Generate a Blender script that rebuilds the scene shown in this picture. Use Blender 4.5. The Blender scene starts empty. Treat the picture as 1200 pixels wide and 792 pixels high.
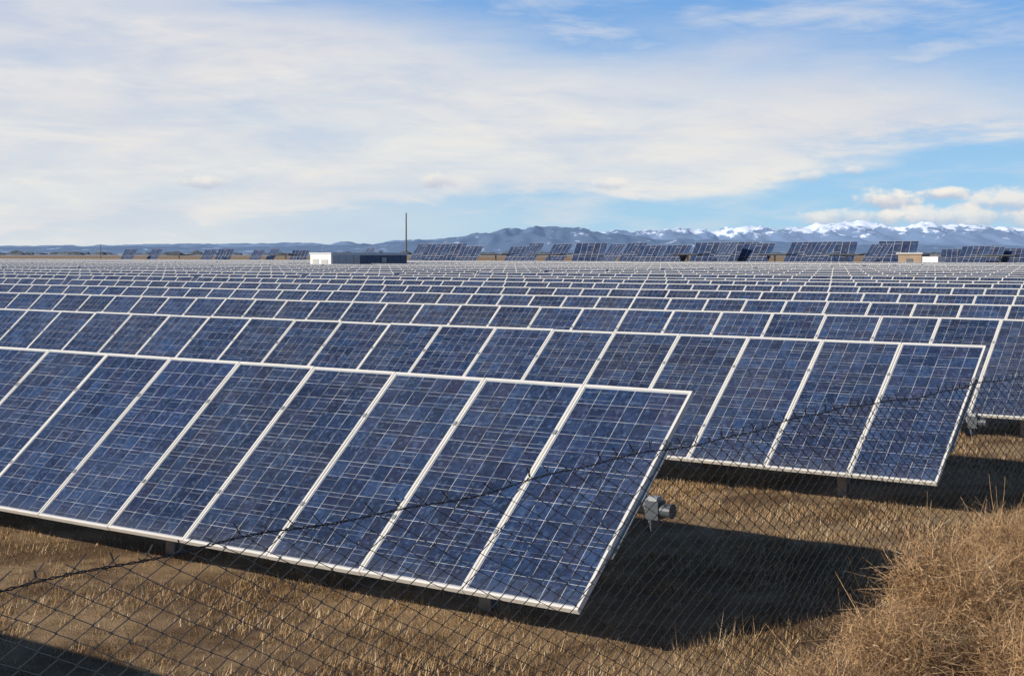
import bpy, math, random
import numpy as np
from mathutils import Vector, noise as mnoise
random.seed(7); rng=np.random.default_rng(7)
scene=bpy.context.scene
scene.view_settings.view_transform='Standard'; scene.view_settings.look='None'; scene.view_settings.exposure=0
A=math.radians(36.5); SA,CA=math.sin(A),math.cos(A)
RV=np.array([CA,-SA,0.0]); PV=np.array([SA,CA,0.0])
def W(r,p,z=0.0): return (r*CA+p*SA, -r*SA+p*CA, z)
H=2.8; F=1700.0; HZ=297.0

# ---------------------------------------------------------------- helpers
class NT:
    def __init__(s,tree): s.t=tree
    def n(s,typ,**kw):
        nd=s.t.nodes.new(typ)
        for k,v in kw.items(): setattr(nd,k,v)
        return nd
    def _in(s,sock,v):
        if v is None: return
        if isinstance(v,bpy.types.NodeSocket): s.t.links.new(v,sock)
        else: sock.default_value=v
    def m(s,op,a,b=None,c=None,clamp=False):
        nd=s.n('ShaderNodeMath',operation=op,use_clamp=clamp)
        s._in(nd.inputs[0],a); s._in(nd.inputs[1],b); s._in(nd.inputs[2],c)
        return nd.outputs[0]
    def smooth(s,lo,hi,x):
        nd=s.n('ShaderNodeMapRange',interpolation_type='SMOOTHSTEP')
        s._in(nd.inputs['Value'],x); s._in(nd.inputs['From Min'],lo); s._in(nd.inputs['From Max'],hi)
        return nd.outputs[0]
    def mr(s,x,a,b,c,d):
        nd=s.n('ShaderNodeMapRange')
        for i,v in zip(range(5),(x,a,b,c,d)): s._in(nd.inputs[i],v)
        return nd.outputs[0]
    def mix(s,f,a,b,bt='MIX'):
        nd=s.n('ShaderNodeMix',data_type='RGBA',blend_type=bt)
        s._in(nd.inputs[0],f)
        s._in(nd.inputs[6],(*a,1) if isinstance(a,tuple) and len(a)==3 else a)
        s._in(nd.inputs[7],(*b,1) if isinstance(b,tuple) and len(b)==3 else b)
        return nd.outputs[2]
    def comb(s,x,y,z=0.0):
        nd=s.n('ShaderNodeCombineXYZ')
        s._in(nd.inputs[0],x); s._in(nd.inputs[1],y); s._in(nd.inputs[2],z); return nd.outputs[0]
    def noise(s,vec,scale,detail=4,rough=.55,dist=0.0,col=False):
        nd=s.n('ShaderNodeTexNoise'); s._in(nd.inputs['Vector'],vec)
        nd.inputs['Scale'].default_value=scale; nd.inputs['Detail'].default_value=detail
        nd.inputs['Roughness'].default_value=rough; nd.inputs['Distortion'].default_value=dist
        return nd.outputs[1 if col else 0]
def newmat(name):
    m=bpy.data.materials.new(name); m.use_nodes=True
    nt=m.node_tree; b=nt.nodes['Principled BSDF']
    return m,NT(nt),b
def bump(N,b,h,strength,dist):
    bp=N.n('ShaderNodeBump'); bp.inputs['Strength'].default_value=strength; bp.inputs['Distance'].default_value=dist
    N._in(bp.inputs['Height'],h); N.t.links.new(bp.outputs[0],b.inputs['Normal'])
def simple(name,col,rough=.5,metal=0.0,var=.15,scale=3.0):
    m,N,b=newmat(name)
    g=N.n('ShaderNodeNewGeometry')
    nz=N.noise(g.outputs['Position'],scale,3)
    c=N.mix(nz,tuple(v*(1-var) for v in col),tuple(min(1,v*(1+var)) for v in col))
    N._in(b.inputs['Base Color'],c); b.inputs['Roughness'].default_value=rough; b.inputs['Metallic'].default_value=metal
    return m
def link(ob,parent=None):
    scene.collection.objects.link(ob)
    if parent: ob.parent=parent
    return ob
def empty(name):
    e=bpy.data.objects.new(name,None); e.empty_display_size=.5; return link(e)
def mesh_obj(name,verts,faces,mats,mi=None,parent=None,smooth=False):
    me=bpy.data.meshes.new(name); me.from_pydata([tuple(v) for v in verts],[],faces)
    for m in mats: me.materials.append(m)
    if mi is not None: me.polygons.foreach_set('material_index',mi)
    if smooth: me.polygons.foreach_set('use_smooth',[True]*len(me.polygons))
    me.update()
    return link(bpy.data.objects.new(name,me),parent)
def np_mesh(name,V,Fc,mats,parent=None,attr=None):
    me=bpy.data.meshes.new(name); n=len(V); m,k=Fc.shape
    me.vertices.add(n); me.vertices.foreach_set('co',V.astype(np.float32).ravel())
    me.loops.add(m*k); me.loops.foreach_set('vertex_index',Fc.astype(np.int32).ravel())
    me.polygons.add(m); me.polygons.foreach_set('loop_start',np.arange(0,m*k,k,dtype=np.int32))
    for mt in mats: me.materials.append(mt)
    me.update(calc_edges=True); me.validate()
    if attr is not None:
        a=me.attributes.new('rnd','FLOAT','POINT'); a.data.foreach_set('value',attr.astype(np.float32))
    return link(bpy.data.objects.new(name,me),parent)
class MB:
    def __init__(s): s.v=[];s.f=[];s.mi=[]
    def box(s,o,ax,ay,az,mi=0):
        o=np.array(o,float);ax,ay,az=map(lambda q:np.array(q,float),(ax,ay,az)); b=len(s.v)
        for k in (-1,1):
            for j in (-1,1):
                for i in (-1,1): s.v.append(o+i*ax+j*ay+k*az)
        for f in ((0,2,3,1),(4,5,7,6),(0,1,5,4),(2,6,7,3),(0,4,6,2),(1,3,7,5)):
            s.f.append(tuple(b+q for q in f)); s.mi.append(mi)
    def cyl(s,p0,p1,r0,r1=None,n=12,mi=0):
        r1=r0 if r1 is None else r1
        p0=Vector(p0);p1=Vector(p1);d=(p1-p0).normalized()
        u=d.orthogonal().normalized(); w=d.cross(u); b=len(s.v)
        for p,r in ((p0,r0),(p1,r1)):
            for i in range(n):
                a=2*math.pi*i/n; s.v.append(np.array(p+u*math.cos(a)*r+w*math.sin(a)*r))
        for i in range(n):
            j=(i+1)%n; s.f.append((b+i,b+j,b+n+j,b+n+i)); s.mi.append(mi)
        s.f.append(tuple(b+i for i in range(n))[::-1]); s.mi.append(mi)
        s.f.append(tuple(b+n+i for i in range(n))); s.mi.append(mi)
    def obj(s,name,mats,parent=None): return mesh_obj(name,s.v,s.f,mats,s.mi,parent)

# ---------------------------------------------------------------- materials
frame_m=simple('anodised_frame',(.70,.67,.61),.40,.0,.14,6)
back_m=simple('backsheet',(.45,.45,.43),.6)
galv_m=simple('galvanised_steel',(.36,.37,.37),.5,.5,.25,12)
dark_m=simple('dark_housing',(.07,.08,.09),.5,.2,.3,20)
pv_m,N,b=newmat('photovoltaic_cells')
uvn=N.n('ShaderNodeUVMap',uv_map='cells'); sp=N.n('ShaderNodeSeparateXYZ'); N.t.links.new(uvn.outputs[0],sp.inputs[0])
idn=N.n('ShaderNodeUVMap',uv_map='mid'); si=N.n('ShaderNodeSeparateXYZ'); N.t.links.new(idn.outputs[0],si.inputs[0])
U,V=sp.outputs[0],sp.outputs[1]; I1,I2=si.outputs[0],si.outputs[1]
fu=N.m('ABSOLUTE',N.m('SUBTRACT',N.m('FRACT',U),.5)); fv=N.m('ABSOLUTE',N.m('SUBTRACT',N.m('FRACT',V),.5))
cid=N.comb(N.m('ADD',N.m('FLOOR',U),N.m('MULTIPLY',I1,517.)),N.m('ADD',N.m('FLOOR',V),N.m('MULTIPLY',I2,311.)))
wn=N.n('ShaderNodeTexWhiteNoise',noise_dimensions='2D'); N.t.links.new(cid,wn.inputs['Vector'])
wsp=N.n('ShaderNodeSeparateColor'); N.t.links.new(wn.outputs[1],wsp.inputs[0])
uvo=N.comb(N.m('ADD',U,N.m('MULTIPLY',I1,97.)),N.m('ADD',V,N.m('MULTIPLY',I2,53.)))
vor=N.n('ShaderNodeTexVoronoi'); N.t.links.new(uvo,vor.inputs['Vector']); vor.inputs['Scale'].default_value=6.0
vs=N.n('ShaderNodeSeparateColor'); N.t.links.new(vor.outputs['Color'],vs.inputs[0])
vor2=N.n('ShaderNodeTexVoronoi'); N.t.links.new(uvo,vor2.inputs['Vector']); vor2.inputs['Scale'].default_value=2.6
vs2=N.n('ShaderNodeSeparateColor'); N.t.links.new(vor2.outputs['Color'],vs2.inputs[0])
base=N.mix(N.m('POWER',wsp.outputs[0],1.8),(.012,.023,.059),(.025,.054,.128))
base=N.mix(N.m('MULTIPLY',N.m('POWER',wsp.outputs[1],4.0),.5),base,(.040,.035,.070))
cr=N.mr(vs.outputs[0],0,1,.68,1.32); cr2=N.mr(vs2.outputs[1],0,1,.80,1.2)
modv=N.mr(I1,0,1,.78,1.22)
mul=N.m('MULTIPLY',N.m('MULTIPLY',cr,cr2),modv)
base=N.mix(1.0,base,N.comb(mul,mul,mul),'MULTIPLY')
base=N.mix(N.m('MULTIPLY',N.smooth(.86,.95,vs.outputs[2]),.3),base,(.10,.16,.26))
lnz=N.noise(uvo,.9,2,.6)
linev=N.smooth(.36,.64,lnz)
lb=N.smooth(.45,.9,wsp.outputs[2])
gap=N.m('MAXIMUM',N.m('GREATER_THAN',fu,.487),N.m('GREATER_THAN',fv,.489))
bus=N.m('LESS_THAN',N.m('ABSOLUTE',N.m('SUBTRACT',N.m('FRACT',N.m('MULTIPLY',V,2.0)),.5)),.03)
base=N.mix(N.m('MULTIPLY',bus,N.m('MULTIPLY',lb,.6)),base,(.40,.43,.47))
base=N.mix(N.m('MULTIPLY',gap,N.mr(linev,0,1,.25,.95)),base,(.60,.61,.62))
ins=N.m('MULTIPLY',N.m('LESS_THAN',N.m('ABSOLUTE',N.m('SUBTRACT',U,3.0)),3.0),N.m('LESS_THAN',N.m('ABSOLUTE',N.m('SUBTRACT',V,6.0)),6.0))
base=N.mix(ins,(.40,.42,.44),base)
g=N.n('ShaderNodeNewGeometry')
dust=N.smooth(.35,.75,N.noise(g.outputs['Position'],.7,4,.65))
dirt=N.m('MULTIPLY',N.m('SUBTRACT',1.0,N.smooth(0.,1.2,V)),.10)
base=N.mix(N.m('ADD',N.mr(dust,0,1,.02,.11),dirt),base,(.26,.255,.25))
N._in(b.inputs['Base Color'],base)
N._in(b.inputs['Roughness'],N.mr(dust,0,1,.10,.28)); b.inputs['IOR'].default_value=1.55

# ---------------------------------------------------------------- module rows
PITCH=.994; SL=2.07; HW=SL/2; TILT=math.radians(40.9); FW=.020
def modules(name,secs,parent):
    V=[];Fa=[];MI=[];UVc=[];UVm=[]
    for (r0,n,pa,za,tilt) in secs:
        ex=-RV; ey=PV*math.cos(tilt)+np.array([0,0,math.sin(tilt)]); ez=-PV*math.sin(tilt)+np.array([0,0,math.cos(tilt)])
        for k in range(n):
            o=np.array(W(r0-k*PITCH,pa,za)); b0=len(V)
            j=rng.normal(0,.0025,4); sv=rng.normal(0,.003)
            def pt(u,v,w):
                fu_=u/PITCH; fv_=v/SL
                dw=j[0]*(1-fu_)*(1-fv_)+j[1]*fu_*(1-fv_)+j[2]*fu_*fv_+j[3]*(1-fu_)*fv_
                return o+ex*u+ey*(v-HW+sv)+ez*(w+dw)
            a0,a1=.004,PITCH-.004
            for (m,w) in ((0,0),(FW,0),(FW,-.005),(0,-.045)):
                for (u,v) in ((a0+m,m),(a1-m,m),(a1-m,SL-m),(a0+m,SL-m)): V.append(pt(u,v,w))
            q=b0
            for i in range(4):
                i2=(i+1)%4
                Fa.append((q+i2,q+i,q+4+i,q+4+i2)); MI.append(0)
                Fa.append((q+4+i2,q+4+i,q+8+i,q+8+i2)); MI.append(0)
                Fa.append((q+i,q+i2,q+12+i2,q+12+i)); MI.append(0)
            Fa.append((q+11,q+10,q+9,q+8)); MI.append(1)
            Fa.append((q+12,q+13,q+14,q+15)); MI.append(2)
            rr=rng.random(2)
            cu=lambda u:(u-a0-FW-.006)/.1553; cv=lambda v:(v-FW-.012)/.1670
            UVc.extend([(0,0)]*48)
            u0,u1,v0,v1=cu(a0+FW),cu(a1-FW),cv(FW),cv(SL-FW)
            UVc.extend([(u0,v1),(u1,v1),(u1,v0),(u0,v0)]); UVc.extend([(0,0)]*4)
            UVm.extend([tuple(rr)]*56)
    me=bpy.data.meshes.new(name); me.from_pydata(V,[],Fa)
    for m in (frame_m,pv_m,back_m): me.materials.append(m)
    me.polygons.foreach_set('material_index',MI)
    l=me.uv_layers.new(name='cells'); l.data.foreach_set('uv',np.array(UVc,dtype=np.float32).ravel())
    l=me.uv_layers.new(name='mid'); l.data.foreach_set('uv',np.array(UVm,dtype=np.float32).ravel())
    me.update()
    return link(bpy.data.objects.new(name,me),parent)
CONT=(-111,-99,104,126)
REND=-5.45; P0=8.11+HW*math.cos(TILT); ZA=1.08; RP=6.72
NROWS=24
for n in range(-2,NROWS):
    e=empty('solar_panel_row')
    pa=P0+RP*n
    length=30 if n<0 else 26+10.6*n
    secs=[]; r=REND; first=True; tot=0
    while -r<length-REND:
        cnt=44 if not first else (60 if n<=1 else 44); first=False
        tilt=TILT+ (0 if n in(0,1,-1) and tot==0 else random.gauss(0,math.radians(1.1)))
        tot+=1
        secs.append((r,cnt,pa,ZA,tilt)); r-=cnt*PITCH+.35
    out=[]
    for (r0,cnt,p_,z_,t_) in secs:
        if CONT[2]<pa<CONT[3]:
            run=None
            for k in range(cnt+1):
                rr=r0-k*PITCH
                blocked = k==cnt or (CONT[0]<rr<CONT[1])
                if not blocked and run is None: run=k
                if blocked and run is not None:
                    out.append((r0-run*PITCH,k-run,p_,z_,t_)); run=None
        else: out.append((r0,cnt,p_,z_,t_))
    secs=out
    modules('modules',secs,e)
    mb=MB(); mc=MB()
    for (r0,cnt,p_,z_,t_) in secs:
        L=cnt*PITCH
        ey=PV*math.cos(t_)+np.array([0,0,math.sin(t_)]); ez=-PV*math.sin(t_)+np.array([0,0,math.cos(t_)])
        c=np.array(W(r0-L/2,p_,z_))-ez*.115
        mb.box(c,RV*(L/2+.08),ey*.05,ez*.05)
        if n<5:
            for k in range(0,cnt+1):
                c=np.array(W(r0-k*PITCH,p_,z_))-ez*.056
                mb.box(c,RV*.02,ey*.55,ez*.0065)
                if n<4:
                    for q in (-.5,.5):
                        mc.box(np.array(W(r0-k*PITCH,p_,z_))+ey*q+ez*.002,RV*.013,ey*.020,ez*.007)
    mb.obj('torque_tube',[galv_m],e)
    if mc.v: mc.obj('module_clamps',[galv_m],e)
    mb=MB()
    for (r0,cnt,p_,z_,t_) in secs:
        L=cnt*PITCH; s=1.41 if r0==REND else 1.0
        while s<L and (n<6 or s<120):
            x=r0-s; zt=z_-.30; pp_=p_+.07
            mb.box(W(x,pp_-.045,zt/2-.1),RV*.055,PV*.004,(0,0,zt/2+.1))
            mb.box(W(x,pp_+.045,zt/2-.1),RV*.055,PV*.004,(0,0,zt/2+.1))
            mb.box(W(x,pp_,zt/2-.1),RV*.004,PV*.041,(0,0,zt/2+.1))
            mb.box(W(x,pp_,zt+.012),RV*.07,PV*.075,(0,0,.012))
            mb.box(W(x,pp_,zt+.10),RV*.05,PV*.03,(0,0,.08))
            s+=3.68 if n<6 else 7.36
    mb.obj('posts',[galv_m],e)
    if n<8:
        mb=MB(); r=REND; q0=pa+.06; z0=ZA-.10
        mb.cyl(W(r-.02,q0,z0),W(r+.07,q0,z0),.045,mi=0)
        mb.box(W(r+.10,q0,z0-.01),RV*.055,PV*.055,(0,0,.065),1)
        mb.cyl(W(r+.150,q0,z0-.01),W(r+.235,q0,z0-.01),.048,n=16,mi=1)
        mb.cyl(W(r+.235,q0,z0-.01),W(r+.245,q0,z0-.01),.054,n=16,mi=1)
        mb.box(W(r+.10,q0,z0+.07),RV*.035,PV*.035,(0,0,.015),0)
        mb.box(W(r+.06,q0+.02,z0-.12),RV*.03,PV*.06,(0,0,.045),1)
        mb.obj('drive_motor',[galv_m,dark_m],e)

# ---------------------------------------------------------------- ground
gm,N,b=newmat('dry_grassland')
g=N.n('ShaderNodeNewGeometry'); pos=g.outputs['Position']
n1=N.noise(pos,.6,6,.65); n2=N.noise(pos,4,6,.7); n3=N.noise(pos,60,4,.7); n4=N.noise(pos,.004,5,.6)
c=N.mix(N.smooth(.40,.60,n1),(.17,.10,.05),(.46,.31,.17))
c=N.mix(N.m('MULTIPLY',N.smooth(.48,.7,n2),.6),c,(.12,.075,.04))
c=N.mix(N.m('MULTIPLY',N.smooth(.48,.72,n3),.75),c,(.60,.44,.26))
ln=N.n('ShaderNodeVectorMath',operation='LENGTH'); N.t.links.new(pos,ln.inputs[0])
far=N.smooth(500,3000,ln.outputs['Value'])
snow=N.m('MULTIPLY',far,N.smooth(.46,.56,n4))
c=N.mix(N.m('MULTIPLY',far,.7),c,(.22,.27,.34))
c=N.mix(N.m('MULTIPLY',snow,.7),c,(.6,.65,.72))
N._in(b.inputs['Base Color'],c); b.inputs['Roughness'].default_value=.95; b.inputs['Specular IOR Level'].default_value=.1
bump(N,b,N.m('ADD',n3,n2),.9,.05)
def gz(x,y):
    f=max(0,1-math.hypot(x,y)/80)
    return f*.05*(mnoise.noise(Vector((x*.5,y*.5,0)))+.5*mnoise.noise(Vector((x*1.7,y*1.7,4))))
t=np.linspace(-1,1,181); co=np.sign(t)*(np.abs(t)*20+ (np.abs(t)**9)*45000)
V=[];Fa=[]
for y in co:
    for x in co: V.append((x,y+12,gz(x,y+12)))
m=len(co)
for i in range(m-1):
    for k in range(m-1): Fa.append((i*m+k,i*m+k+1,(i+1)*m+k+1,(i+1)*m+k))
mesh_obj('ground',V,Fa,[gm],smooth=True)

def grass_mat(name,c1,c2,c3,lo=.42,hi=.68,sc=.8,am=.5):
    m_,N,b=newmat(name)
    at=N.n('ShaderNodeAttribute',attribute_name='rnd'); r=at.outputs['Fac']
    g=N.n('ShaderNodeNewGeometry')
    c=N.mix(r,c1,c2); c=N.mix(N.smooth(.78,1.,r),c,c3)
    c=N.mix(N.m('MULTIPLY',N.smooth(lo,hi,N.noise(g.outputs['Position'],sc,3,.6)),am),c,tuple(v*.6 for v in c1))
    N._in(b.inputs['Base Color'],c); b.inputs['Roughness'].default_value=.8; b.inputs['Specular IOR Level'].default_value=.15
    return m_
grm=grass_mat('straw',(.28,.165,.075),(.66,.45,.23),(.84,.70,.48),.45,.62,1.3,.68)
GR=[rng.random((256,256)) for _ in range(3)]
def vnoise(r,p,f,g):
    x=(r*f)%256; y=(p*f)%256; xi=x.astype(int); yi=y.astype(int); fx=x-xi; fy=y-yi
    fx=fx*fx*(3-2*fx); fy=fy*fy*(3-2*fy); a=GR[g]; x1=(xi+1)%256; y1=(yi+1)%256
    return (a[xi,yi]*(1-fx)+a[x1,yi]*fx)*(1-fy)+(a[xi,y1]*(1-fx)+a[x1,y1]*fx)*fy
def fieldnoise(r,p):
    x=r*.8+p*.6; y=-r*.6+p*.8
    return 2*(1.1*vnoise(x,y,1.1,0)+.9*vnoise(y+9,x,3.7,1)+1.1*vnoise(x+3,y+4,10.,2)-1.55)
def blades(n,r0,r1,p0,p1,h0,h1,w,thr=.45,lean=(.4,1.5)):
    r=rng.uniform(r0,r1,n*3); p=rng.uniform(p0,p1,n*3)
    k=fieldnoise(r,p)
    keep=rng.random(n*3)<np.clip(thr+.6*k,.04,1)
    r=r[keep][:n];p=p[keep][:n];k=k[keep][:n]
    n=len(r); h=rng.uniform(h0,h1,n)*np.clip(1+.4*k,.4,2)*rng.choice([.6,1,1,1.5],n)
    az=rng.uniform(0,2*np.pi,n); ln_=rng.uniform(lean[0],lean[1],n)
    bx=r*CA+p*SA; by=-r*SA+p*CA
    dx=np.cos(az);dy=np.sin(az); px=-dy; py=dx
    ww=w*rng.uniform(.6,1.5,n)
    z0=np.full(n,-.01)
    V=np.zeros((n,3,3))
    V[:,0]=np.c_[bx-px*ww/2,by-py*ww/2,z0]; V[:,1]=np.c_[bx+px*ww/2,by+py*ww/2,z0]
    V[:,2]=np.c_[bx+dx*h*np.sin(ln_),by+dy*h*np.sin(ln_),h*np.cos(ln_)+.018]
    rd=np.repeat(rng.random(n),3)
    return V.reshape(-1,3),rd
parts=[blades(290000,-18,-1,3,18,.022,.065,.006),blades(80000,-16,-1,18,40,.03,.08,.010),
       blades(3500,-5.0,-3.5,5,16,.06,.16,.005,.2,(.3,1.3)),blades(40000,-45,-18,8,18,.03,.08,.012)]
V=np.concatenate([q[0] for q in parts]); rd=np.concatenate([q[1] for q in parts])
np_mesh('dry_grass',V,np.arange(len(V)).reshape(-1,3),[grm],attr=rd)

# ---------------------------------------------------------------- shrubs: tangled tumbleweed balls
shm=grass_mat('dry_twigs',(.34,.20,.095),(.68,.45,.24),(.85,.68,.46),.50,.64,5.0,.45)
def shrub(r,p,R,Hh,n):
    cx,cy,_=W(r,p); SEG=4
    dirs=rng.normal(size=(n,3)); dirs/=np.linalg.norm(dirs,axis=1)[:,None]
    lob=rng.normal(size=(9,3)); lob/=np.linalg.norm(lob,axis=1)[:,None]
    near=np.max(dirs@lob.T,axis=1)
    lump=.62+.45*np.clip((near-.6)/.4,0,1)**.8
    t0=rng.uniform(.02,1,n)**.42; scale=np.array([R,R,Hh*.62])
    st=dirs*(t0*lump)[:,None]
    tw=dirs*.45+rng.normal(0,.75,(n,3)); tw[:,2]+=.15; tw/=np.linalg.norm(tw,axis=1)[:,None]
    L=rng.uniform(.06,.24,n)*rng.choice([1,1,1,1.6],n); cur=rng.normal(0,.7,(n,3))
    pts=[]
    for s in range(SEG+1):
        f=s/SEG
        pts.append(st*scale+(tw*L[:,None]*f+cur*(L*f*f)[:,None])*R)
    pts=np.stack(pts,1)
    side=np.cross(tw,rng.normal(size=(n,3))); side/=np.linalg.norm(side,axis=1)[:,None]
    w=rng.uniform(.0014,.0030,n)
    V=np.zeros((n,SEG+1,2,3))
    for s in range(SEG+1):
        ww=(w*(1-.6*s/SEG))[:,None]
        V[:,s,0]=pts[:,s]-side*ww; V[:,s,1]=pts[:,s]+side*ww
    V=V.reshape(-1,3)+np.array([cx,cy,Hh*.42]); V[:,2]=np.maximum(V[:,2],-.02)
    bs=(np.arange(n)*(SEG+1)*2)[:,None,None]
    f=np.array([[2*s,2*s+1,2*s+3,2*s+2] for s in range(SEG)])[None]
    Fc=(bs+f).reshape(-1,4)
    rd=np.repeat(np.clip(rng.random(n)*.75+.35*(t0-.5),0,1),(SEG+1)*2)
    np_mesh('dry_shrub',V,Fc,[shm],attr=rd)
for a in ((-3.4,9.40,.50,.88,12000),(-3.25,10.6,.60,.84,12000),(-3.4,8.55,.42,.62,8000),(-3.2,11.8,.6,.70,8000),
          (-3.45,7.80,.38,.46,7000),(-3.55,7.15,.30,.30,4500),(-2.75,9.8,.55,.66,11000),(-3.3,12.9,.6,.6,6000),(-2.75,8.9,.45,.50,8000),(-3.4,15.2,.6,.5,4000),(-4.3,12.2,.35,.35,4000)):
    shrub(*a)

# ---------------------------------------------------------------- chain link fence
wire_m=simple('fence_wire',(.030,.030,.031),.42,.0,.4,25)
rust_m=simple('weathered_wire',(.03,.027,.025),.7,.2,.3,25)
fe=empty('chain_link_fence'); FR=-3.95; FH=1.8
def topz(p): return FH-.03+.018*math.sin(p*.9+.6)+.012*math.sin(p*2.3)+.006*math.sin(p*7.1)
def offr(p,z): return .04*math.sin(p*1.1)*z/1.8+.015*math.sin(p*3.3+z*2)
dw=.074; hh=.040; rw=.0036
V=[];Fa=[]
pstart=-3.0; nw=int(31/dw)
for i in range(nw):
    pc=pstart+i*dw; tz=topz(pc); K=int(1.77/hh)
    pts=[]
    for k in range(K+1):
        sgn=1 if (k+i)%2==0 else -1
        z=.02+(tz-.02)*k/K
        sh=.010*math.sin(z*4+pc*1.3)+.006*math.sin(pc*5+z*9)
        pts.append((FR+offr(pc,z)+sgn*.003+.001*random.random(),pc+sh+sgn*dw/2*1.04+random.uniform(-.002,.002),z+random.uniform(-.002,.002)))
    a=pts[-1]; pts.append((a[0]+random.uniform(-.01,.01),pc+random.uniform(-.02,.02),a[2]+random.uniform(.015,.045)))
    b0=len(V); n=len(pts)
    for (r,p,z) in pts:      # the path always rises, so its section lies in the horizontal plane
        V.append(W(r+rw*.9,p,z)); V.append(W(r-rw*.45,p+rw,z)); V.append(W(r-rw*.45,p-rw,z))
    for k in range(n-1):
        for j in range(3):
            j2=(j+1)%3; Fa.append((b0+3*k+j,b0+3*k+j2,b0+3*k+3+j2,b0+3*k+3+j))
mesh_obj('wire_mesh',V,Fa,[wire_m],parent=fe)
def wirecurve(name,pts,rad,mat):
    cu=bpy.data.curves.new(name,'CURVE'); cu.dimensions='3D'; cu.bevel_depth=rad; cu.bevel_resolution=1
    sp=cu.splines.new('POLY'); sp.points.add(len(pts)-1)
    for q,pp in zip(sp.points,pts): q.co=(*W(*pp),1)
    cu.materials.append(mat); return link(bpy.data.objects.new(name,cu),fe)
pp=np.arange(pstart,pstart+31,.03)
wirecurve('tension_wire',[(FR+offr(p,1.8)+.006+.004*math.cos(p*60),p,topz(p)-.015+.004*math.sin(p*60)) for p in pp],.0022,wire_m)
loose=[(FR+offr(p,1.8)+.006-.004*math.cos(p*60),p,topz(p)-.015-.004*math.sin(p*60)) for p in pp]
wirecurve('barbed_wire',loose,.0022,rust_m)
mb=MB()
for i in range(2,len(loose)-1,5):
    c=np.array(W(*loose[i]))
    for _ in range(2):
        d=rng.normal(size=3); d/=np.linalg.norm(d); mb.cyl(c-d*.018,c+d*.018,.0014,n=4)
mb.obj('barbs',[rust_m],fe)
mb=MB()
for p in (-1.4,1.6,13.9,17.2,20.5,23.8,27.1):
    mb.cyl(W(FR-.06,p,-.1),W(FR-.06,p,1.84),.03,n=14); mb.cyl(W(FR-.06,p,1.84),W(FR-.06,p,1.88),.034,.015,n=14)
mb.obj('fence_posts',[galv_m],fe)

# ---------------------------------------------------------------- container, shed, poles
white_m=simple('white_paint',(.70,.71,.72),.5,0,.06,1)
grey_m=simple('light_grey_cladding',(.45,.48,.52),.5,0,.1,1)
navy_m=simple('dark_blue_cladding',(.06,.09,.16),.5,0,.2,1)
tan_m=simple('tan_cladding',(.30,.22,.15),.7,0,.2,1)
def px2w(px,d): return (px-600)/F*d
def RPof(x,d): return (x*CA-d*SA, x*SA+d*CA)
e=empty('equipment_container')
r0,p0=RPof(px2w(388,150),150)
mb=MB(); hc=2.75
mb.box(W(r0-1.5,p0+6,hc/2),RV*1.5,PV*6,(0,0,hc/2),0)
mb.box(W(r0-1.5,p0+6,hc+.06),RV*1.58,PV*6.08,(0,0,.06),0)
mb.box(W(r0-1.5,p0+6,.1),RV*1.7,PV*6.2,(0,0,.1),3)
for i in range(11):
    mb.box(W(r0+.03,p0+.6+i*1.08,hc/2+.1),RV*.03,PV*.5,(0,0,hc/2-.25),4 if i<4 else 1)
for i in (3,7):
    mb.box(W(r0+.075,p0+.6+i*1.08,2.1),RV*.015,PV*.35,(0,0,.25),2)
mb.box(W(r0-.9,p0-.02,1.15),RV*.45,PV*.02,(0,0,1.0),2)
mb.box(W(r0-2.2,p0-.02,1.9),RV*.4,PV*.02,(0,0,.3),2)
mb.obj('body',[white_m,navy_m,back_m,galv_m,grey_m],e)
def shed(px,d,w,h,mats):
    e=empty('utility_shed'); mb=MB(); r0,p0=RPof(px2w(px,d),d)
    mb.box(W(r0-w/2,p0+1.5,h/2),RV*w/2,PV*1.5,(0,0,h/2),0)
    mb.box(W(r0-w/2,p0+1.5,h+.1),RV*(w/2+.2),PV*1.7,(0,0,.1),1)
    mb.box(W(r0-w/2,p0-.03,1.1),RV*.45,PV*.02,(0,0,1.0),2)
    mb.box(W(r0+1.1,p0+1.5,h*.44),RV*1.05,PV*1.4,(0,0,h*.44),3)
    mb.obj('body',mats,e)
shed(1080,190,3.2,2.7,[tan_m,back_m,dark_m,white_m])
pole_m=simple('weathered_wood',(.12,.09,.07),.8)
for (px,d,top) in ((476,245,250),(118,520,287),(1163,420,288)):
    e=empty('utility_pole'); mb=MB(); x=px2w(px,d); h=H+(HZ-top)*d/F
    mb.cyl((x,d,0),(x,d,h),.15,.10,n=10)
    mb.box((x,d-.13,h-1.2),(.10,0,0),(0,.04,0),(0,0,.25))
    mb.cyl((x,d,h),(x,d,h+.25),.03,n=6)
    mb.obj('pole',[pole_m],e)

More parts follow.
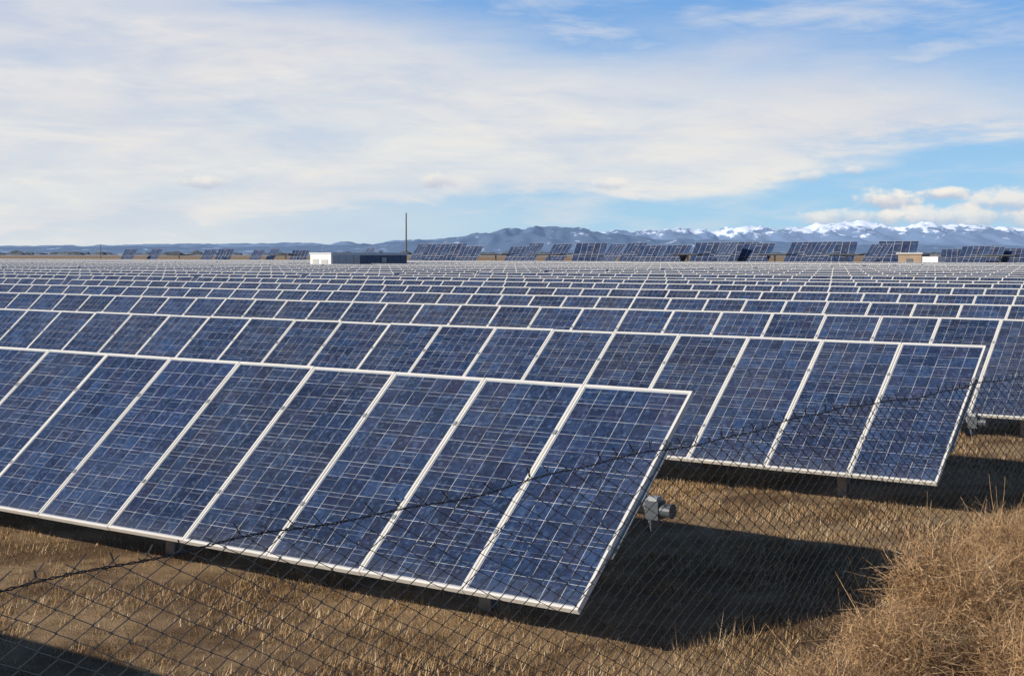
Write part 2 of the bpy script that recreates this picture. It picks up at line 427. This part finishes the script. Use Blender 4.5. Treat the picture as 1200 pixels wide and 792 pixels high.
# ---------------------------------------------------------------- distant steep trackers
def table_mesh():
    V=[];Fa=[];MI=[];UC=[];UM=[]
    t=math.radians(56)
    ex=-RV; ey=PV*math.cos(t)+np.array([0,0,math.sin(t)]); ez=-PV*math.sin(t)+np.array([0,0,math.cos(t)])
    for i in range(5):
        for k in range(2):
            o=np.array([0,0,2.1])+ex*(i-2.5)*1.0+ey*(k-1)*2.0
            b0=len(V)
            for (m_,w) in ((0,0),(.012,0),(.012,-.005),(0,-.05)):
                for (u,v) in ((m_,m_),(.997-m_,m_),(.997-m_,1.994-m_),(m_,1.994-m_)): V.append(o+ex*u+ey*v+ez*w)
            q=b0
            for a in range(4):
                a2=(a+1)%4
                Fa.extend([(q+a2,q+a,q+4+a,q+4+a2),(q+4+a2,q+4+a,q+8+a,q+8+a2),(q+a,q+a2,q+12+a2,q+12+a)]); MI.extend([0]*3)
            Fa.append((q+11,q+10,q+9,q+8)); MI.append(1); Fa.append((q+12,q+13,q+14,q+15)); MI.append(2)
            UC.extend([(0,0)]*48+[(2.1,6.9),(2.9,6.9),(2.9,6.1),(2.1,6.1)]+[(0,0)]*4); rr=(rng.uniform(.5,.9),rng.random()); UM.extend([rr]*56)
    me=bpy.data.meshes.new('tilted_panels'); me.from_pydata(V,[],Fa)
    for m_ in (frame_m,pv_m,back_m): me.materials.append(m_)
    me.polygons.foreach_set('material_index',MI)
    me.uv_layers.new(name='cells').data.foreach_set('uv',np.array(UC,dtype=np.float32).ravel())
    me.uv_layers.new(name='mid').data.foreach_set('uv',np.array(UM,dtype=np.float32).ravel())
    me.update(); return me
tm=table_mesh()
mb=MB(); mb.cyl((0,0,-.2),(0,0,1.9),.11,n=10); mb.box(np.array((0,0,2.0))+PV*.16,RV*2.4,PV*.07,(0,0,.07))
sup=mb.obj('support',[galv_m]); supme=sup.data; bpy.data.objects.remove(sup)
mb=MB(); mb.box((0,0,2.55),RV*2.5,PV*1.9,(0,0,.05),1); mb.box((0,0,2.45),RV*2.3,PV*.08,(0,0,.05),0); mb.cyl((0,0,0),(0,0,2.4),.12,n=10)
for q in (-1.6,0,1.6): mb.box(np.array([0,0,2.43])+RV*q,RV*.04,PV*1.7,(0,0,.04),0)
fl=mb.obj('flat_panels',[galv_m,dark_m]); flme=fl.data; bpy.data.objects.remove(fl)
def tracker(px,P,kind,s=1.0,rot=0):
    c=(px-600)/F; d=P/(c*SA+CA); x=c*d
    e=empty('solar_tracker_table'); e.location=(x,d,0); e.scale=(s,s,s); e.rotation_euler=(0,0,rot)
    if kind=='t':
        link(bpy.data.objects.new('panels',tm),e); link(bpy.data.objects.new('support',supme),e)
    else: link(bpy.data.objects.new('flat_panels',flme),e)
for px in (508,548,604,652,716,760,790,846,884,958,1024):
    tracker(px,184+random.uniform(-1,5),'t',random.uniform(1.05,1.2),random.uniform(-.7,-.15))
for px in (492,528,622,690,740,828,866,938,980,1050): tracker(px,215+random.uniform(-4,4),'t',1.25,random.uniform(-.6,.2))
for px in (581,644,806,908,992): tracker(px,181,'f',1.05,0)
for px in (150,180,243,262,300,318,350,430,1118,1140,1158,1185): tracker(px,245+random.uniform(-8,8),'t',random.uniform(.9,1.1),random.uniform(-.6,.2))
for px in (335,210,1172): tracker(px,190,'f',1,0)

# ---------------------------------------------------------------- distant trees and hills
tr_m=simple('distant_foliage',(.10,.115,.13),.9,0,.3,.05)
V=[];Fa=[]
for cxx in rng.uniform(-1500,1500,300):
    d=rng.uniform(2400,3600); hh_=rng.uniform(2,6)*(1 if rng.random()<.8 else 1.5); b0=len(V); w=rng.uniform(4,22)
    nn=9
    for k in range(3):
        for i in range(nn):
            a=2*math.pi*i/nn; rr=w*(1,.8,.3)[k]*rng.uniform(.7,1.2)
            V.append((cxx+rr*math.cos(a),d+rr*math.sin(a)*.6,(0,.6,1.0)[k]*hh_*rng.uniform(.85,1.1) if k else 0))
    for k in range(2):
        for i in range(nn):
            i2=(i+1)%nn; Fa.append((b0+k*nn+i,b0+k*nn+i2,b0+(k+1)*nn+i2,b0+(k+1)*nn+i))
    Fa.append(tuple(b0+2*nn+i for i in range(nn)))
mesh_obj('distant_trees',V,Fa,[tr_m])

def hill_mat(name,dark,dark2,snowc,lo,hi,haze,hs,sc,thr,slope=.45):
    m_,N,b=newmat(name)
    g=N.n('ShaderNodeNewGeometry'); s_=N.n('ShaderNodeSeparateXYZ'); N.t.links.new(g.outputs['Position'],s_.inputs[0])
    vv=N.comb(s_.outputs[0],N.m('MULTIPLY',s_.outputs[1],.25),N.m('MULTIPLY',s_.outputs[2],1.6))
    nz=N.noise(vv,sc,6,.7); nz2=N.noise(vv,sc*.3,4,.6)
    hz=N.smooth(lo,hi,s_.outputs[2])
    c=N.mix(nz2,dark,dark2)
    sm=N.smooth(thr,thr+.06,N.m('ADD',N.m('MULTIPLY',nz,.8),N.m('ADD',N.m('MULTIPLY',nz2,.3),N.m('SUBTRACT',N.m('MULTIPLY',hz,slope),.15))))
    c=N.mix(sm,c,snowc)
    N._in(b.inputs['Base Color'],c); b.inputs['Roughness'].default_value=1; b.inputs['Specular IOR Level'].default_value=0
    N._in(b.inputs['Emission Color'],(*haze,1)); b.inputs['Emission Strength'].default_value=hs  # aerial haze painted on the hills as a faint blue emission over bluish base colours
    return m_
def range_mesh(name,D,prof,mat,depth,amp,seed,nx=1100,ny=30):
    xs=np.linspace(-1.0,1.0,nx)*D; px=600+F*xs/D
    py=np.interp(px,[q[0] for q in prof],[q[1] for q in prof]); hgt=np.maximum((HZ-py)/F*D,0)
    V=[];Fa=[]
    for j in range(ny):
        f=j/(ny-1); y=D-depth*(1-f)
        env=math.sin(min(f,.85)/.85*math.pi/2)**1.3 if f<=.85 else 1-(f-.85)/.15
        for i in range(nx):
            q=Vector((xs[i]/D*38,f*2.2+seed,seed))
            r=1-abs(mnoise.fractal(q,1.0,2.1,5))*1.7
            r2=mnoise.fractal(q*2.3,.9,2.1,4)
            k=hgt[i]*(1+amp*(r-.75)+amp*.35*r2)
            V.append((xs[i],y,max(0,k*env*(.75+.25*r if f<.8 else 1))))
    for j in range(ny-1):
        for i in range(nx-1): Fa.append((j*nx+i,j*nx+i+1,(j+1)*nx+i+1,(j+1)*nx+i))
    mesh_obj(name,V,Fa,[mat],smooth=True)
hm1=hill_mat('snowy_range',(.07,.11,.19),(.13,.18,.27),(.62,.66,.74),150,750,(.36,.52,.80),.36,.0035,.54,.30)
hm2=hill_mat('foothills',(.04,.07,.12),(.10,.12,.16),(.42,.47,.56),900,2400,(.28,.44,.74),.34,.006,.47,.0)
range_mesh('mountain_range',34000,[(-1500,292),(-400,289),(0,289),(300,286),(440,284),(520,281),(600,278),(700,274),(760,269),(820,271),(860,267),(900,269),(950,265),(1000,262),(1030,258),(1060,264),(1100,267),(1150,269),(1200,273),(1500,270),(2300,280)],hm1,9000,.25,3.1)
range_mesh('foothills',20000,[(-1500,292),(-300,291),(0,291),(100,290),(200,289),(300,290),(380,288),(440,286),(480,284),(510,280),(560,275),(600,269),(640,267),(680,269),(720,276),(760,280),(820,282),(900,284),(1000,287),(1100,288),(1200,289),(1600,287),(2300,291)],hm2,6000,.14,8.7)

# ---------------------------------------------------------------- light
sd=-(PV*1.95+RV*.85)+np.array([0,0,1.0]); sd/=np.linalg.norm(sd)
elev=math.asin(sd[2]); rot=math.atan2(sd[0],sd[1])
L=bpy.data.lights.new('sun','SUN'); L.energy=5.0; L.angle=math.radians(.5); L.color=(1,.92,.80)
lo=bpy.data.objects.new('sun',L); link(lo); lo.rotation_euler=Vector(sd).to_track_quat('Z','Y').to_euler(); lo.location=(0,0,30)
w=bpy.data.worlds.new('World'); scene.world=w; w.use_nodes=True
nt=w.node_tree; nt.nodes.clear(); N=NT(nt)
sky=N.n('ShaderNodeTexSky',sky_type='NISHITA',sun_disc=False,sun_elevation=elev,sun_rotation=rot%(2*math.pi))
sky.altitude=1500; sky.air_density=1.0; sky.dust_density=.6; sky.ozone_density=2.0
tc=N.n('ShaderNodeTexCoord'); s_=N.n('ShaderNodeSeparateXYZ'); nt.links.new(tc.outputs['Generated'],s_.inputs[0])
az=N.m('ARCTAN2',s_.outputs[0],s_.outputs[1]); el=s_.outputs[2]
X=N.m('ADD',N.m('DIVIDE',az,.68),.5); Xc=N.m('MINIMUM',N.m('MAXIMUM',X,-.6),1.6); Y=N.m('DIVIDE',el,.172)
n1=N.noise(N.comb(N.m('MULTIPLY',az,5.),N.m('MULTIPLY',el,22.),1.3),1,5,.55,.3)
n2=N.noise(N.comb(N.m('ADD',N.m('MULTIPLY',az,13.),N.m('MULTIPLY',el,12.)),N.m('MULTIPLY',el,60.),5.),1,6,.6,.4)
n3=N.noise(N.comb(N.m('ADD',N.m('MULTIPLY',az,6.),N.m('MULTIPLY',el,-9.)),N.m('MULTIPLY',el,26.),9.),1,6,.58,.5)
nm=N.m('ADD',N.m('MULTIPLY',n3,.6),N.m('MULTIPLY',n2,.4))
Yd=N.m('ADD',Y,N.m('ADD',N.m('MULTIPLY',N.m('SUBTRACT',n1,.5),.5),N.m('MULTIPLY',N.m('SUBTRACT',n2,.5),.25)))
Up=N.m('SUBTRACT',1.12,N.m('MULTIPLY',Xc,.52)); Lo=N.m('ADD',.0,N.m('MULTIPLY',Xc,.43))
band=N.m('MULTIPLY',N.smooth(N.m('SUBTRACT',Lo,.08),N.m('ADD',Lo,.06),Yd),
         N.m('SUBTRACT',1.0,N.smooth(N.m('SUBTRACT',Up,.20),N.m('ADD',Up,.24),Yd)))
band=N.m('MULTIPLY',band,N.mr(nm,.36,.60,.66,1.0))
haze=N.m('MULTIPLY',N.m('MULTIPLY',N.m('SUBTRACT',1.,N.smooth(.1,.75,Xc)),N.m('SUBTRACT',1.,N.smooth(.1,.6,Y))),.78)
hor=N.m('MULTIPLY',N.m('SUBTRACT',1.,N.smooth(-.02,.16,Y)),.45)
wisp=N.m('MULTIPLY',N.smooth(.43,.68,nm),.6)
den=N.m('MAXIMUM',N.m('MAXIMUM',band,wisp),N.m('MAXIMUM',haze,hor),clamp=True)
clear=N.m('SUBTRACT',1.0,N.m('MULTIPLY',N.smooth(.8,1.5,N.m('ABSOLUTE',az)),.85))
clear=N.m('MULTIPLY',clear,N.m('SUBTRACT',1.0,N.m('MULTIPLY',N.smooth(.3,.6,el),.9)))
den=N.m('MULTIPLY',den,clear)
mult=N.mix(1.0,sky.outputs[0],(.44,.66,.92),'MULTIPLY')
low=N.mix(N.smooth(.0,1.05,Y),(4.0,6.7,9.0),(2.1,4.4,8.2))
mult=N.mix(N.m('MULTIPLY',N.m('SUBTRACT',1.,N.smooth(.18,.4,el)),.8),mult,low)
cl=N.mix(N.smooth(.3,.7,N.m('ADD',N.m('MULTIPLY',n1,.6),N.m('MULTIPLY',n2,.4))),(7.2,7.2,7.6),(8.9,8.5,7.9))
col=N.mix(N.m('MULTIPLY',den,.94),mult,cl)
pn=N.noise(N.comb(N.m('MULTIPLY',az,60.),N.m('MULTIPLY',el,90.),2.),1,6,.6)
for (px,py,rx,ry,am) in ((240,215,36,9,.6),(515,212,26,11,.8),(715,216,24,8,.5),(950,208,18,8,.4),(1000,203,14,7,.4),(1040,236,42,15,.9),(1110,230,36,9,.9),(1180,240,60,18,.75),(1000,256,75,12,.6),(1120,256,110,16,.7),(898,211,14,5,.4)):
    ax=math.atan((px-600)/F); ey_=(HZ-py)/F
    dx=N.m('DIVIDE',N.m('SUBTRACT',az,ax),rx/F); dy=N.m('DIVIDE',N.m('SUBTRACT',el,ey_),ry/F)
    r2=N.m('ADD',N.m('MULTIPLY',dx,dx),N.m('MULTIPLY',dy,dy))
    fld=N.m('ADD',N.m('SUBTRACT',1.0,r2),N.m('MULTIPLY',N.m('SUBTRACT',pn,.5),3.2))
    mk=N.m('MULTIPLY',N.smooth(.0,.9,fld),am)
    cc=N.mix(N.smooth(-.7,.5,N.m('ADD',dy,N.m('MULTIPLY',N.m('SUBTRACT',pn,.5),2.0))),(5.2,5.5,6.6),(9.6,8.9,8.0))
    col=N.mix(mk,col,cc)
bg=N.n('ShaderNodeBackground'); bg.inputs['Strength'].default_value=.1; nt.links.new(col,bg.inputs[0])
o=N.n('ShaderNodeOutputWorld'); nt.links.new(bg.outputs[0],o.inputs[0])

# ---------------------------------------------------------------- camera
cam=bpy.data.cameras.new('camera'); co_=bpy.data.objects.new('camera',cam); link(co_)
co_.location=(0,0,H); co_.rotation_euler=(math.radians(90),0,0)
cam.lens=F/1200*36; cam.sensor_width=36; cam.shift_y=-(396-HZ)/1200; cam.clip_start=.1; cam.clip_end=200000
scene.camera=co_
